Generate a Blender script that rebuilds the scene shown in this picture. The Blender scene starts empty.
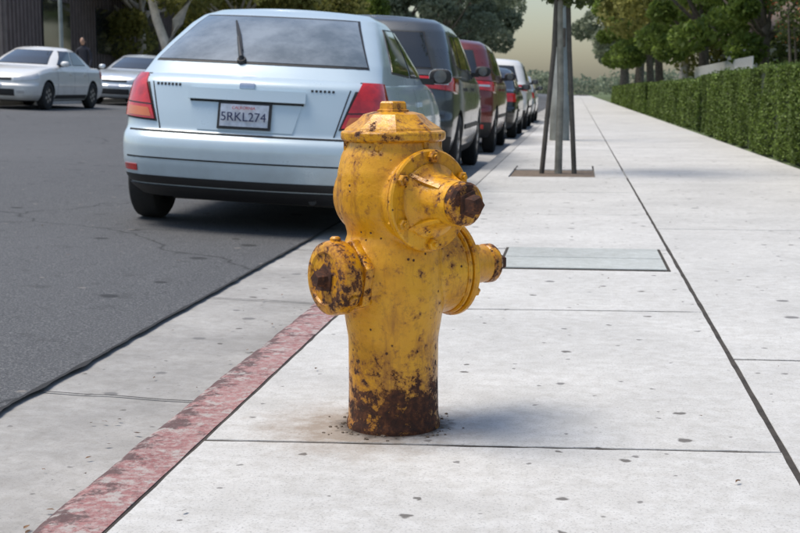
import bpy, bmesh, math, random
import numpy as np
from mathutils import Vector, Matrix, noise as mn
random.seed(7)
S = bpy.context.scene
COL = S.collection

# ------------------------------------------------------------------ materials
def new_mat(name):
    m = bpy.data.materials.new(name); m.use_nodes = True
    nt = m.node_tree
    return m, nt, nt.nodes['Principled BSDF']
def nd(nt, typ, **kw):
    n = nt.nodes.new(typ)
    for k, v in kw.items(): setattr(n, k, v)
    return n
def lk(nt, a, b): nt.links.new(a, b)
def pos(nt): return nd(nt, 'ShaderNodeNewGeometry').outputs['Position']
def objc(nt): return nd(nt, 'ShaderNodeTexCoord').outputs['Object']
def noise(nt, vec, scale, detail=4, rough=.6, stretch=None):
    if stretch:
        mp = nd(nt, 'ShaderNodeMapping'); mp.inputs['Scale'].default_value = stretch
        lk(nt, vec, mp.inputs['Vector']); vec = mp.outputs[0]
    n = nd(nt, 'ShaderNodeTexNoise'); n.inputs['Scale'].default_value = scale
    n.inputs['Detail'].default_value = detail; n.inputs['Roughness'].default_value = rough
    lk(nt, vec, n.inputs['Vector']); return n.outputs['Fac']
def ramp(nt, fac, stops):
    r = nd(nt, 'ShaderNodeValToRGB'); lk(nt, fac, r.inputs[0])
    e = r.color_ramp.elements
    while len(e) < len(stops): e.new(.5)
    for i, (p, c) in enumerate(stops):
        e[i].position = p
        e[i].color = (c, c, c, 1) if isinstance(c, (int, float)) else (*c, 1)
    return r.outputs[0]
def mix(nt, fac, a, b, mode='MIX'):
    n = nd(nt, 'ShaderNodeMix', data_type='RGBA', blend_type=mode)
    if isinstance(fac, (int, float)): n.inputs[0].default_value = fac
    else: lk(nt, fac, n.inputs[0])
    for v, k in ((a, 6), (b, 7)):
        if isinstance(v, tuple): n.inputs[k].default_value = (*v, 1)
        else: lk(nt, v, n.inputs[k])
    return n.outputs[2]
def mth(nt, op, a, b=None):
    n = nd(nt, 'ShaderNodeMath', operation=op)
    for i, v in enumerate((a, b)):
        if v is None: continue
        if isinstance(v, (int, float)): n.inputs[i].default_value = v
        else: lk(nt, v, n.inputs[i])
    return n.outputs[0]
def bump(nt, bs, h, strength=.3, dist=.01):
    b = nd(nt, 'ShaderNodeBump'); b.inputs['Strength'].default_value = strength
    b.inputs['Distance'].default_value = dist
    lk(nt, h, b.inputs['Height']); lk(nt, b.outputs[0], bs.inputs['Normal'])

def simple(name, col, rough=.6, metal=0., coat=0., var=.15, scale=6, bmp=0.):
    m, nt, bs = new_mat(name)
    n = noise(nt, objc(nt), scale, 4)
    c = ramp(nt, n, [(.3, tuple(x*(1-var) for x in col)), (.7, tuple(min(1, x*(1+var)) for x in col))])
    lk(nt, c, bs.inputs['Base Color'])
    bs.inputs['Roughness'].default_value = rough; bs.inputs['Metallic'].default_value = metal
    bs.inputs['Coat Weight'].default_value = coat; bs.inputs['Coat Roughness'].default_value = .06
    if bmp: bump(nt, bs, noise(nt, objc(nt), scale*8, 4), bmp, .005)
    return m

def paint(name, col, metal=.35):
    m, nt, bs = new_mat(name)
    o = objc(nt)
    dirt = noise(nt, o, 3.5, 5, .65)
    sep = nd(nt, 'ShaderNodeSeparateXYZ'); lk(nt, o, sep.inputs[0])
    low = nd(nt, 'ShaderNodeMapRange'); lk(nt, sep.outputs[2], low.inputs[0])
    low.inputs[1].default_value = .2; low.inputs[2].default_value = .7
    low.inputs[3].default_value = .45; low.inputs[4].default_value = .06
    f = mth(nt, 'MULTIPLY', low.outputs[0], ramp(nt, dirt, [(.3, .2), (.7, 1.)]))
    c = mix(nt, f, col, (.16, .145, .12))
    lk(nt, c, bs.inputs['Base Color'])
    bs.inputs['Metallic'].default_value = metal
    lk(nt, ramp(nt, dirt, [(.3, .25), (.7, .40)]), bs.inputs['Roughness'])
    bs.inputs['Coat Weight'].default_value = .8; bs.inputs['Coat Roughness'].default_value = .06
    return m

def spots(nt, p, c, sets):
    wob = nd(nt, 'ShaderNodeTexNoise'); wob.inputs['Scale'].default_value = 45; wob.inputs['Detail'].default_value = 1
    lk(nt, p, wob.inputs['Vector'])
    ad = nd(nt, 'ShaderNodeVectorMath', operation='MULTIPLY_ADD')
    lk(nt, wob.outputs['Color'], ad.inputs[0]); ad.inputs[1].default_value = (.022, .022, 0); lk(nt, p, ad.inputs[2])
    for sc, thr, rad, dk in sets:
        v = nd(nt, 'ShaderNodeTexVoronoi', voronoi_dimensions='2D'); v.inputs['Scale'].default_value = sc
        lk(nt, ad.outputs[0], v.inputs['Vector'])
        sepc = nd(nt, 'ShaderNodeSeparateColor'); lk(nt, v.outputs['Color'], sepc.inputs[0])
        keep = mth(nt, 'GREATER_THAN', sepc.outputs[0], thr)
        disc = ramp(nt, mth(nt, 'DIVIDE', v.outputs['Distance'], mth(nt, 'ADD', sepc.outputs[1], .4)), [(rad*.8, .85), (rad*1.25, 0.)])
        c = mix(nt, mth(nt, 'MULTIPLY', keep, disc), c, dk)
    return c

def concrete(name, base, stain=False, dots=True, island=True, darkvar=.8):
    m, nt, bs = new_mat(name)
    p = pos(nt)
    a = noise(nt, p, 1.3, 6, .68)
    b = noise(nt, p, 22, 5, .72)
    c = ramp(nt, a, [(.3, tuple(x*darkvar for x in base)), (.62, base)])
    blot = noise(nt, p, 5.5, 4, .7)
    c = mix(nt, ramp(nt, blot, [(.56, 0.), (.70, .40)]), c, mix(nt, 1., c, (.70, .685, .66), 'MULTIPLY'))
    c = mix(nt, ramp(nt, b, [(.35, 1.), (.62, 0.)]), c, mix(nt, 1., c, (.82, .81, .79), 'MULTIPLY'))
    fine = noise(nt, p, 150, 3, .85)
    c = mix(nt, ramp(nt, fine, [(.34, .6), (.46, 0.)]), c, (.20, .195, .185))
    if island:
        r = nd(nt, 'ShaderNodeNewGeometry').outputs['Random Per Island']
        c = mix(nt, ramp(nt, r, [(0, 0.), (1, .3)]), c, mix(nt, 1., c, (.7, .7, .68), 'MULTIPLY'))
    if dots:
        c = spots(nt, p, c, ((2.3, .62, .045, (.15, .145, .14)), (7, .89, .08, (.09, .08, .07)), (13, .90, .08, (.17, .16, .15))))
    if stain:
        vm = nd(nt, 'ShaderNodeVectorMath', operation='DISTANCE'); lk(nt, p, vm.inputs[0])
        vm.inputs[1].default_value = (-.50, 3.0, 0)
        dd = mth(nt, 'ADD', vm.outputs['Value'], mth(nt, 'MULTIPLY', mth(nt, 'SUBTRACT', noise(nt, p, 16, 5, .75), .5), .42))
        c = mix(nt, ramp(nt, dd, [(.10, .7), (.17, .4), (.30, 0.)]), c, (.22, .15, .09))
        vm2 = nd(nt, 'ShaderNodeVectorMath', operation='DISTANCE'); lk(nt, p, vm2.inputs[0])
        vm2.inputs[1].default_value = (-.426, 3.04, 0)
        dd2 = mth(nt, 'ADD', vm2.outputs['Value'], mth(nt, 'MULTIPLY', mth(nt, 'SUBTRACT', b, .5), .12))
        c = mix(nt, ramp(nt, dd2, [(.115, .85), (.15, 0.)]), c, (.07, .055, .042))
    lk(nt, c, bs.inputs['Base Color'])
    bs.inputs['Roughness'].default_value = .88
    h = mth(nt, 'ADD', mth(nt, 'MULTIPLY', fine, .4), b)
    bump(nt, bs, h, .4, .004)
    return m

MAT = {}
MAT['concrete'] = concrete('sidewalk_concrete', (.66, .648, .62), stain=True)
MAT['gutter'] = concrete('gutter_concrete', (.44, .425, .40), island=False, darkvar=.6)
MAT['kerb'] = concrete('kerb_concrete', (.52, .505, .475), dots=False, island=False)

def red_kerb():
    m, nt, bs = new_mat('red_kerb_paint'); p = pos(nt)
    w = noise(nt, p, 10, 8, .75); w2 = noise(nt, p, 45, 5, .75)
    red = ramp(nt, noise(nt, p, 3.5, 4), [(.3, (.25, .10, .095)), (.7, (.38, .19, .18))])
    c = mix(nt, ramp(nt, w2, [(.44, 0.), (.60, .8)]), red, (.43, .34, .315))
    c = mix(nt, ramp(nt, noise(nt, p, 75, 3, .8), [(.33, .8), (.44, 0.)]), c, (.12, .075, .068))
    sep = nd(nt, 'ShaderNodeSeparateXYZ'); lk(nt, p, sep.inputs[0])
    edge = nd(nt, 'ShaderNodeMapRange'); lk(nt, sep.outputs[0], edge.inputs[0])
    edge.inputs[1].default_value = -1.0; edge.inputs[2].default_value = -.89
    edge.inputs[3].default_value = .17; edge.inputs[4].default_value = 0.
    ww = mth(nt, 'ADD', w, edge.outputs[0])
    c = mix(nt, ramp(nt, ww, [(.57, 0.), (.63, .85)]), c, (.085, .05, .047))
    w3 = noise(nt, p, 17, 6, .7)
    c = mix(nt, ramp(nt, w3, [(.54, 0.), (.60, .8)]), c, (.42, .385, .355))
    lk(nt, c, bs.inputs['Base Color']); bs.inputs['Roughness'].default_value = .8
    bump(nt, bs, mth(nt, 'ADD', w2, w), .6, .008); return m
MAT['redkerb'] = red_kerb()

def asphalt():
    m, nt, bs = new_mat('asphalt'); p = pos(nt)
    a = noise(nt, p, .35, 5, .6, (1, .35, 1)); b = noise(nt, p, 110, 3, .8); s = noise(nt, p, 5, 5, .7)
    c = ramp(nt, a, [(.3, (.052, .053, .056)), (.7, (.088, .089, .092))])
    c = mix(nt, ramp(nt, b, [(.5, 0.), (.66, .85)]), c, (.24, .24, .235))
    c = mix(nt, ramp(nt, b, [(.30, .8), (.44, 0.)]), c, (.015, .015, .017))
    c = mix(nt, ramp(nt, s, [(.58, 0.), (.68, .5)]), c, (.035, .035, .035))
    c = spots(nt, p, c, ((1.6, .6, .06, (.02, .02, .02)), (3.7, .8, .05, (.22, .2, .18))))
    v = nd(nt, 'ShaderNodeTexVoronoi', voronoi_dimensions='2D', feature='DISTANCE_TO_EDGE'); v.inputs['Scale'].default_value = .33
    wn = nd(nt, 'ShaderNodeTexNoise'); wn.inputs['Scale'].default_value = 2.2; wn.inputs['Detail'].default_value = 6; lk(nt, p, wn.inputs['Vector'])
    ad = nd(nt, 'ShaderNodeVectorMath', operation='MULTIPLY_ADD'); lk(nt, wn.outputs['Color'], ad.inputs[0]); ad.inputs[1].default_value = (.5, .5, 0); lk(nt, p, ad.inputs[2])
    lk(nt, ad.outputs[0], v.inputs['Vector'])
    c = mix(nt, ramp(nt, v.outputs['Distance'], [(.0015, .8), (.005, 0.)]), c, (.012, .012, .012))
    lk(nt, c, bs.inputs['Base Color']); bs.inputs['Roughness'].default_value = .75
    bump(nt, bs, b, .8, .008); return m
MAT['asphalt'] = asphalt()
MAT['tar'] = simple('tar', (.022, .021, .02), .8, bmp=.4, scale=20)
MAT['dirt'] = simple('dirt', (.05, .042, .034), .95, scale=15, bmp=.5, var=.5)
MAT['soil'] = simple('soil', (.17, .13, .095), .95, scale=25, bmp=.6, var=.4)
MAT['lawn'] = simple('lawn', (.09, .12, .045), .95, scale=4, bmp=.6, var=.4)

def hyd_mat(name, lowrust=True, extra=0., gen=0.):
    m, nt, bs = new_mat(name); o = objc(nt)
    sep = nd(nt, 'ShaderNodeSeparateXYZ'); lk(nt, o, sep.inputs[0])
    tone = noise(nt, o, 7, 5, .65)
    c = ramp(nt, tone, [(.28, (.50, .21, .006)), (.45, (.70, .315, .007)), (.62, (.78, .385, .012)), (.8, (.78, .45, .055))])
    streak = noise(nt, o, 9, 6, .72, (3.5, 3.5, .45))
    c = mix(nt, ramp(nt, streak, [(.51, 0.), (.70, .85)]), c, (.36, .135, .010))
    grime = noise(nt, o, 38, 5, .75)
    c = mix(nt, ramp(nt, grime, [(.55, 0.), (.72, .6)]), c, (.28, .115, .014))
    pale = noise(nt, o, 5.2, 4, .6)
    c = mix(nt, ramp(nt, pale, [(.65, 0.), (.76, .5)]), c, (.44, .39, .17))
    low = nd(nt, 'ShaderNodeMapRange'); lk(nt, sep.outputs[2], low.inputs[0])
    low.inputs[1].default_value = .05; low.inputs[2].default_value = .24
    low.inputs[3].default_value = .205 if lowrust else 0.; low.inputs[4].default_value = 0.
    r1 = noise(nt, o, 34, 8, .78); r2 = noise(nt, o, 5.5, 4, .6)
    k = mth(nt, 'ADD', mth(nt, 'ADD', r1, low.outputs[0]), mth(nt, 'MULTIPLY', mth(nt, 'SUBTRACT', r2, .5), .42))
    k = mth(nt, 'ADD', k, extra-.03)
    halo = ramp(nt, k, [(.49, 0.), (.61, .9)])
    c = mix(nt, halo, c, (.31, .105, .014))
    mask = ramp(nt, k, [(.605, 0.), (.64, 1.)])
    rust = ramp(nt, noise(nt, o, 60, 5, .7), [(.3, (.018, .009, .006)), (.52, (.065, .022, .010)), (.74, (.20, .07, .022))])
    c = mix(nt, mask, c, rust)
    v = nd(nt, 'ShaderNodeTexVoronoi'); v.inputs['Scale'].default_value = 80; lk(nt, o, v.inputs['Vector'])
    sc = nd(nt, 'ShaderNodeSeparateColor'); lk(nt, v.outputs['Color'], sc.inputs[0])
    chip = mth(nt, 'MULTIPLY', mth(nt, 'GREATER_THAN', sc.outputs[0], .945), ramp(nt, mth(nt, 'ADD', v.outputs['Distance'], mth(nt, 'MULTIPLY', grime, .4)), [(.38, 1.), (.5, 0.)]))
    c = mix(nt, chip, c, (.09, .038, .016))
    lk(nt, c, bs.inputs['Base Color'])
    lk(nt, ramp(nt, mth(nt, 'MAXIMUM', mask, chip), [(0, .30), (1, .9)]), bs.inputs['Roughness'])
    h = mth(nt, 'ADD', mth(nt, 'MULTIPLY', mth(nt, 'MAXIMUM', mask, chip), -.5), mth(nt, 'MULTIPLY', noise(nt, o, 70, 4, .7), .6))
    h = mth(nt, 'ADD', h, mth(nt, 'MULTIPLY', noise(nt, o, 14, 3), .8))
    bump(nt, bs, h, .7, .004)
    return m
MAT['hyd'] = hyd_mat('hydrant_paint')
MAT['hydr'] = hyd_mat('hydrant_paint_worn', False, .05)
MAT['hydc'] = hyd_mat('hydrant_cap_paint', False, .085)
MAT['hydk'] = hyd_mat('hydrant_paint_rusty', False, .14)
MAT['hydn'] = hyd_mat('hydrant_nut_rust', False, .31)

MAT['blue'] = paint('ice_blue_paint', (.57, .68, .74), .12)
MAT['grey'] = paint('dark_grey_paint', (.08, .088, .095), .4)
MAT['maroon'] = paint('maroon_paint', (.18, .03, .026), .3)
MAT['black'] = paint('black_paint', (.012, .012, .014), .2)
MAT['white'] = paint('white_paint', (.80, .79, .76), .0)
MAT['silver'] = paint('silver_paint', (.58, .63, .68), .3)
MAT['trim'] = simple('black_trim', (.02, .02, .021), .55)
MAT['seam'] = simple('panel_gap', (.012, .012, .013), .8)
MAT['glass'] = simple('tinted_glass', (.015, .018, .02), .04, coat=1., var=.05)
MAT['mirror'] = simple('mirror_glass', (.10, .11, .12), .08, coat=1., var=.05)
def rg():
    m, nt, bs = new_mat('rear_glass'); o = objc(nt)
    n = noise(nt, o, 2.4, 5, .65)
    lk(nt, ramp(nt, n, [(.36, (.10, .12, .125)), (.62, (.27, .30, .315))]), bs.inputs['Base Color'])  # pale mottled base colour paints in the reflected sky
    bs.inputs['Roughness'].default_value = .08; bs.inputs['Coat Weight'].default_value = 1.; bs.inputs['Coat Roughness'].default_value = .03
    bs.inputs['Specular IOR Level'].default_value = 1.
    return m
MAT['rearglass'] = rg()
MAT['tail'] = simple('red_lens', (.55, .014, .012), .12, coat=1., var=.35, scale=14)
MAT['amber'] = simple('amber_lens', (.62, .15, .03), .12, coat=1.)
MAT['clear'] = simple('clear_lens', (.6, .6, .6), .1, coat=1., metal=.3)
MAT['rubber'] = simple('tyre_rubber', (.022, .021, .02), .85, scale=20, bmp=.3)
MAT['rim'] = simple('alloy', (.42, .43, .44), .3, metal=.8)
MAT['chrome'] = simple('chrome', (.6, .6, .6), .15, metal=1.)
MAT['plate'] = simple('licence_plate', (.45, .50, .58), .4, scale=30, var=.2)
MAT['ink'] = simple('plate_ink', (.02, .03, .10), .5)
MAT['wood'] = simple('stake_wood', (.09, .08, .065), .85, scale=9, bmp=.4, var=.3)
MAT['bark'] = simple('bark', (.14, .115, .09), .95, scale=8, bmp=.8, var=.4)
MAT['ybark'] = simple('young_bark', (.24, .23, .19), .9, scale=12, bmp=.4, var=.3)
MAT['palebark'] = simple('pale_bark', (.56, .51, .44), .85, scale=4, bmp=.4, var=.25)
MAT['metalgrey'] = simple('galvanised', (.26, .28, .26), .6, metal=.2, scale=3, var=.3)
MAT['cover'] = concrete('cover_plate', (.50, .525, .505), dots=False, island=False)
MAT['stucco'] = simple('white_stucco', (.72, .70, .66), .9, scale=2, bmp=.3)
MAT['roof'] = simple('roof_shingle', (.16, .12, .1), .9, scale=12, bmp=.6)
MAT['brown'] = simple('brown_cladding', (.19, .155, .15), .8, scale=3, bmp=.3)
MAT['win'] = simple('window_glass', (.03, .035, .04), .08, coat=1.)
MAT['skin'] = simple('skin', (.42, .24, .16), .55)
MAT['cloth'] = simple('dark_cloth', (.03, .03, .04), .9)
MAT['hair'] = simple('hair', (.02, .014, .01), .7)

def leaf_mat(name, dark, light, trans=.35):
    m, nt, bs = new_mat(name)
    r = nd(nt, 'ShaderNodeNewGeometry').outputs['Random Per Island']
    big = noise(nt, pos(nt), .9, 2, .6)
    c = ramp(nt, r, [(0, dark), (.75, light), (1, tuple(min(1, x*1.5) for x in light))])
    c = mix(nt, ramp(nt, big, [(.35, .55), (.65, 0.)]), c, dark)
    lk(nt, c, bs.inputs['Base Color']); bs.inputs['Roughness'].default_value = .55
    bs.inputs['Specular IOR Level'].default_value = .25
    if trans:
        tr = nd(nt, 'ShaderNodeBsdfTranslucent'); lk(nt, c, tr.inputs[0])
        ms = nd(nt, 'ShaderNodeMixShader'); ms.inputs[0].default_value = trans
        lk(nt, bs.outputs[0], ms.inputs[1]); lk(nt, tr.outputs[0], ms.inputs[2])
        lk(nt, ms.outputs[0], nt.nodes['Material Output'].inputs[0])
    return m
MAT['hedge'] = leaf_mat('hedge_leaves', (.06, .09, .02), (.17, .24, .05), .25)
MAT['leafA'] = leaf_mat('green_leaves', (.10, .145, .03), (.23, .31, .065), .55)
MAT['leafB'] = leaf_mat('dark_leaves', (.045, .065, .025), (.13, .165, .05), .45)
MAT['leafY'] = leaf_mat('yellow_green_leaves', (.15, .16, .04), (.38, .36, .11), .55)
MAT['leafG'] = leaf_mat('grey_green_leaves', (.16, .19, .13), (.32, .36, .25), .55)
MAT['dead'] = leaf_mat('dry_leaves', (.04, .022, .012), (.16, .09, .045), 0)
MAT['rustleaf'] = leaf_mat('orange_blossom', (.25, .08, .03), (.50, .20, .08), .4)

# ------------------------------------------------------------------ mesh helpers
def obj_from(name, verts, faces, mat=None, parent=None, smooth=False):
    me = bpy.data.meshes.new(name); me.from_pydata([tuple(v) for v in verts], [], faces); me.update()
    if smooth: me.polygons.foreach_set('use_smooth', [True]*len(me.polygons))
    ob = bpy.data.objects.new(name, me); COL.objects.link(ob)
    if mat: me.materials.append(mat)
    if parent: ob.parent = parent
    return ob
def bm_obj(name, bm, mats, parent=None, smooth=True, ang=35):
    me = bpy.data.meshes.new(name)
    bmesh.ops.recalc_face_normals(bm, faces=bm.faces)
    bm.to_mesh(me); bm.free()
    for m in (mats if isinstance(mats, list) else [mats]): me.materials.append(m)
    if smooth:
        me.polygons.foreach_set('use_smooth', [True]*len(me.polygons))
        me.set_sharp_from_angle(angle=math.radians(ang))
    ob = bpy.data.objects.new(name, me); COL.objects.link(ob)
    if parent: ob.parent = parent
    return ob
def empty(name, loc=(0, 0, 0)):
    e = bpy.data.objects.new(name, None); e.location = loc; e.empty_display_size = .2; COL.objects.link(e); return e
def box(bm, lo, hi, mi=0, bev=0.):
    g = bmesh.ops.create_cube(bm, size=1.)
    lo = Vector(lo); hi = Vector(hi)
    for v in g['verts']:
        v.co = Vector([lo[i]+(v.co[i]+.5)*(hi[i]-lo[i]) for i in range(3)])
    fs = {f for v in g['verts'] for f in v.link_faces}
    for f in fs: f.material_index = mi
    if bev:
        es = {e for v in g['verts'] for e in v.link_edges}
        bmesh.ops.bevel(bm, geom=list(es), offset=bev, segments=2, affect='EDGES')
def basis(axis):
    a = Vector(axis).normalized()
    h = Vector((0, 0, 1)) if abs(a.z) < .9 else Vector((1, 0, 0))
    u = h.cross(a).normalized(); w = a.cross(u); return a, u, w
def lathe(bm, prof, org, axis, seg=32, mi=0, rot=0.):
    a, u, w = basis(axis); org = Vector(org); rings = []
    for r, h in prof:
        if r < 1e-6: rings.append([bm.verts.new(org+a*h)]); continue
        rings.append([bm.verts.new(org+a*h+u*(r*math.cos(rot+2*math.pi*i/seg))+w*(r*math.sin(rot+2*math.pi*i/seg))) for i in range(seg)])
    for k in range(len(rings)-1):
        A, B = rings[k], rings[k+1]
        for i in range(seg):
            j = (i+1) % seg
            if len(A) == 1 and len(B) == 1: continue
            if len(A) == 1: f = bm.faces.new((A[0], B[i], B[j]))
            elif len(B) == 1: f = bm.faces.new((A[i], A[j], B[0]))
            else: f = bm.faces.new((A[i], A[j], B[j], B[i]))
            f.material_index = mi
    for R in (rings[0], rings[-1]):
        if len(R) > 2:
            f = bm.faces.new(R); f.material_index = mi
def tube(bm, pts, rad, seg=8, mi=0):
    pts = [Vector(p) for p in pts]; rings = []
    for i, p in enumerate(pts):
        d = (pts[min(i+1, len(pts)-1)]-pts[max(i-1, 0)])
        a, u, w = basis(d)
        rings.append([bm.verts.new(p+u*(rad[i]*math.cos(2*math.pi*k/seg))+w*(rad[i]*math.sin(2*math.pi*k/seg))) for k in range(seg)])
    for k in range(len(rings)-1):
        for i in range(seg):
            j = (i+1) % seg
            f = bm.faces.new((rings[k][i], rings[k][j], rings[k+1][j], rings[k+1][i])); f.material_index = mi
    for R in (rings[0], rings[-1]): bm.faces.new(R).material_index = mi
def strip(name, prof, y0, y1, mat, dy=2., jit=None):
    ys = np.arange(y0, y1+.001, dy) if not isinstance(dy, list) else dy
    V = []; F = []; n = len(prof)
    for y in ys:
        for k, (x, z) in enumerate(prof):
            jx, jz = jit(k, y) if jit else (0, 0)
            V.append((x+jx, y, z+jz))
    for i in range(len(ys)-1):
        for k in range(n-1):
            F.append((i*n+k, i*n+k+1, (i+1)*n+k+1, (i+1)*n+k))
    ob = obj_from(name, V, F, mat)
    bm = bmesh.new(); bm.from_mesh(ob.data); bmesh.ops.recalc_face_normals(bm, faces=bm.faces)
    if sum(f.normal.z for f in bm.faces) < 0: bmesh.ops.reverse_faces(bm, faces=bm.faces)
    bm.to_mesh(ob.data); bm.free(); return ob

# ------------------------------------------------------------------ ground
def rz(x): return -.115+.05*(-1.65-x)
Y0, Y1 = -12., 320.
strip('ground', [(-500, .42), (-40, .42), (-17.5, .55), (-14, .5), (-13.4, .2), (-1.6, -.4), (-.8, -.05), (2.3, -.05), (2.4, -.01), (40, -.01), (500, -.01)], -300, 900, MAT['lawn'], 100.)
ys = sorted(set([round(v, 3) for v in np.arange(-2, 14, .04)] + list(np.arange(14, 40, .5)) + list(np.arange(-12, -2, 1.)) + list(np.arange(40, 321, 20.))))
def aedge(y): return .006*mn.noise(Vector((0, y*1.3, 0)))+.005*mn.noise(Vector((3, y*9, 0)))+.004*mn.noise(Vector((7, y*22, 0)))
def jroad(k, y): return (aedge(y), 0) if k == 0 else (0, 0)
strip('road', [(-1.63, -.113), (-1.75, rz(-1.75)), (-5, rz(-5)), (-9, rz(-9)), (-13.21, rz(-13.21))], 0, 0, MAT['asphalt'], ys, jroad)
def jtar(k, y):
    w = .006+.014*max(0, mn.noise(Vector((9, y*6, 0)))+.15)
    return (aedge(y)+(w if k == 0 else -w*.6), 0)
strip('tar_seam', [(-1.63, -.1085), (-1.63, -.1075)], 0, 0, MAT['tar'], [y for y in ys if y < 60], jtar)
strip('gutter', [(-1.006, -.142), (-1.05, -.141), (-1.70, -.121)], Y0, Y1, MAT['gutter'], 4.)
KP = [(-.848, -.06), (-.848, -.001), (-.96, 0), (-.982, -.006), (-.995, -.024), (-1.0, -.05), (-1.012, -.16)]
def jk(k, y): return ((.007*mn.noise(Vector((k*.2, y*4, 5)))+.005*mn.noise(Vector((k*.2, y*17, 5))) if 2 <= k < 6 else 0), .002*mn.noise(Vector((k, y*7, 9))))
strip('red_kerb', KP, 0, 0, MAT['redkerb'], [y for y in ys if y <= 5.3], jk)
strip('kerb', KP, 0, 0, MAT['kerb'], [5.312]+[y for y in ys if y > 5.3], jk)
bm = bmesh.new()
for y in [3.74, 5.6, 7.4, 9.3, 11.2, 13, 15, 1.9]:
    n = 24
    for i in range(n):
        xa = -1.01-.62*i/n; xb = -1.01-.62*(i+1)/n
        f = lambda x: y+.012*mn.noise(Vector((x*9, y, 0)))
        za = -.1375+(.021)*(-1.0-xa)/.65; zb = -.1375+(.021)*(-1.0-xb)/.65
        vs = [bm.verts.new((xa, f(xa)-.004, za)), bm.verts.new((xb, f(xb)-.004, zb)), bm.verts.new((xb, f(xb)+.004, zb)), bm.verts.new((xa, f(xa)+.004, za))]
        bm.faces.new(vs)
bm_obj('gutter_joint', bm, MAT['tar'], smooth=False)
strip('kerb.001', [(-13.2, rz(-13.2)-.05), (-13.21, rz(-13.2)+.12), (-13.36, rz(-13.2)+.125), (-13.36, .3)], Y0, Y1, MAT['kerb'], 20.)
strip('sidewalk.001', [(-13.36, .58), (-17.2, .62)], Y0, Y1, MAT['gutter'], 20.)
strip('joint_filler', [(-.846, -.0022), (2.3, -.0022)], Y0, 12.28, MAT['dirt'], 12.14)
strip('joint_filler.001', [(-.846, -.0022), (2.3, -.0022)], 13.52, Y1, MAT['dirt'], 20)

bm = bmesh.new()
def slab(x0, x1, ya, yb, yc, yd, z=0.):
    g = .004; c = .0035
    def P(x, y, z): return bm.verts.new((x, y, z))
    per = []
    near = abs(ya) < 14
    def seg(p, q):
        n = 26 if near else 1
        for i in range(n):
            t = i/n; per.append((p[0]+(q[0]-p[0])*t, p[1]+(q[1]-p[1])*t))
    cs = [(x0+g, ya+g), (x1-g, yb+g), (x1-g, yd-g), (x0+g, yc-g)]
    for i in range(4): seg(cs[i], cs[(i+1) % 4])
    cx = (x0+x1)/2; cy = (ya+yd)/2
    T = []; M_ = []; B_ = []
    for k, (x, y) in enumerate(per):
        j = abs(mn.noise(Vector((x*14, y*14, cx*3))))*.012 if near else 0
        sx = 1 if x < cx else -1; sy = 1 if y < cy else -1
        ex = min(abs(x-x0), abs(x-x1)) < .01; ey = not ex or min(abs(y-ya), abs(y-yc)) < .01
        dx = sx*(c+j*.5) if ex else 0; dy = sy*(c+j) if ey else 0
        T.append(P(x+dx, y+dy, z)); M_.append(P(x+dx*.6, y+dy*.6, z-.005)); B_.append(P(x, y, z-.03))
    bm.faces.new(T); n = len(per)
    for i in range(n):
        j = (i+1) % n
        bm.faces.new((M_[i], M_[j], T[j], T[i])); bm.faces.new((B_[i], B_[j], M_[j], M_[i]))
J = [2.84+1.88*i for i in range(-8, 120)]
rs = random.Random(3)
TW = (-.62, .18, 12.3, 13.5)
for i in range(len(J)-1):
    a, b = J[i], J[i+1]
    z = rs.uniform(-.0006, .001)
    k = .07 if i < 20 else 0
    if a < TW[2] < b or a < TW[3] < b:
        slab(-.846, TW[0], a, a+.01, b, b+.01, z); slab(TW[1], .475, a+.05, a+k, b+.05, b+k, z)
        if a < TW[2] < b: slab(TW[0], TW[1], a+.02, a+.05, TW[2], TW[2], z)
        if a < TW[3] < b: slab(TW[0], TW[1], TW[3], TW[3], b+.02, b+.05, z)
    else:
        slab(-.846, .475, a, a+k, b, b+k, z)
for i in range(0, 60):
    a = -12+3.76*i+.9
    slab(.475, 2.3, a, a+.03, a+3.76, a+3.79, rs.uniform(-.0006, .001))
bm_obj('sidewalk', bm, MAT['concrete'], smooth=False)
obj_from('tree_well_soil', [(TW[0], TW[2], -.012), (TW[1], TW[2], -.012), (TW[1], TW[3], -.012), (TW[0], TW[3], -.012)], [(0, 1, 2, 3)], MAT['soil'])
uc = empty('utility_cover')
bm = bmesh.new(); box(bm, (-.345, 5.86, -.01), (.43, 6.66, .0035)); bm_obj('frame', bm, MAT['dirt'], uc, False)
bm = bmesh.new(); box(bm, (-.33, 5.875, -.008), (.415, 6.255, .007), bev=.002); box(bm, (-.33, 6.262, -.008), (.415, 6.645, .007), bev=.002)
bm_obj('lid', bm, MAT['cover'], uc, False)
bm = bmesh.new(); rs = random.Random(11)
for i in range(70):
    a = rs.uniform(0, 2*math.pi); r = .112+abs(rs.gauss(0, .03)); s = rs.uniform(.0015, .0045)
    p = Vector((-.426+r*math.cos(a), 3.04+r*math.sin(a), s*.3))
    g = bmesh.ops.create_icosphere(bm, subdivisions=1, radius=s)
    for v in g['verts']: v.co = p+Vector((v.co.x*rs.uniform(.6, 1.6), v.co.y*rs.uniform(.6, 1.6), v.co.z*.6))
bm_obj('rust_debris', bm, MAT['soil'], smooth=False)
bm = bmesh.new()
def leaf(x, y, z, s):
    a = rs.uniform(0, 6.28)
    pts = [(-1, 0), (-.3, .38), (.5, .3), (1, 0), (.4, -.35), (-.4, -.3)]
    vs = []
    for px, py in pts:
        X = s*(px*math.cos(a)-py*math.sin(a)); Y = s*(px*math.sin(a)+py*math.cos(a))
        vs.append(bm.verts.new((x+X, y+Y, z+.004+abs(py)*s*.4+rs.uniform(0, .003))))
    bm.faces.new(vs)
for i in range(70): leaf(rs.uniform(-.8, 2.2), rs.uniform(2, 12), .002, rs.uniform(.003, .010))
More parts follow.
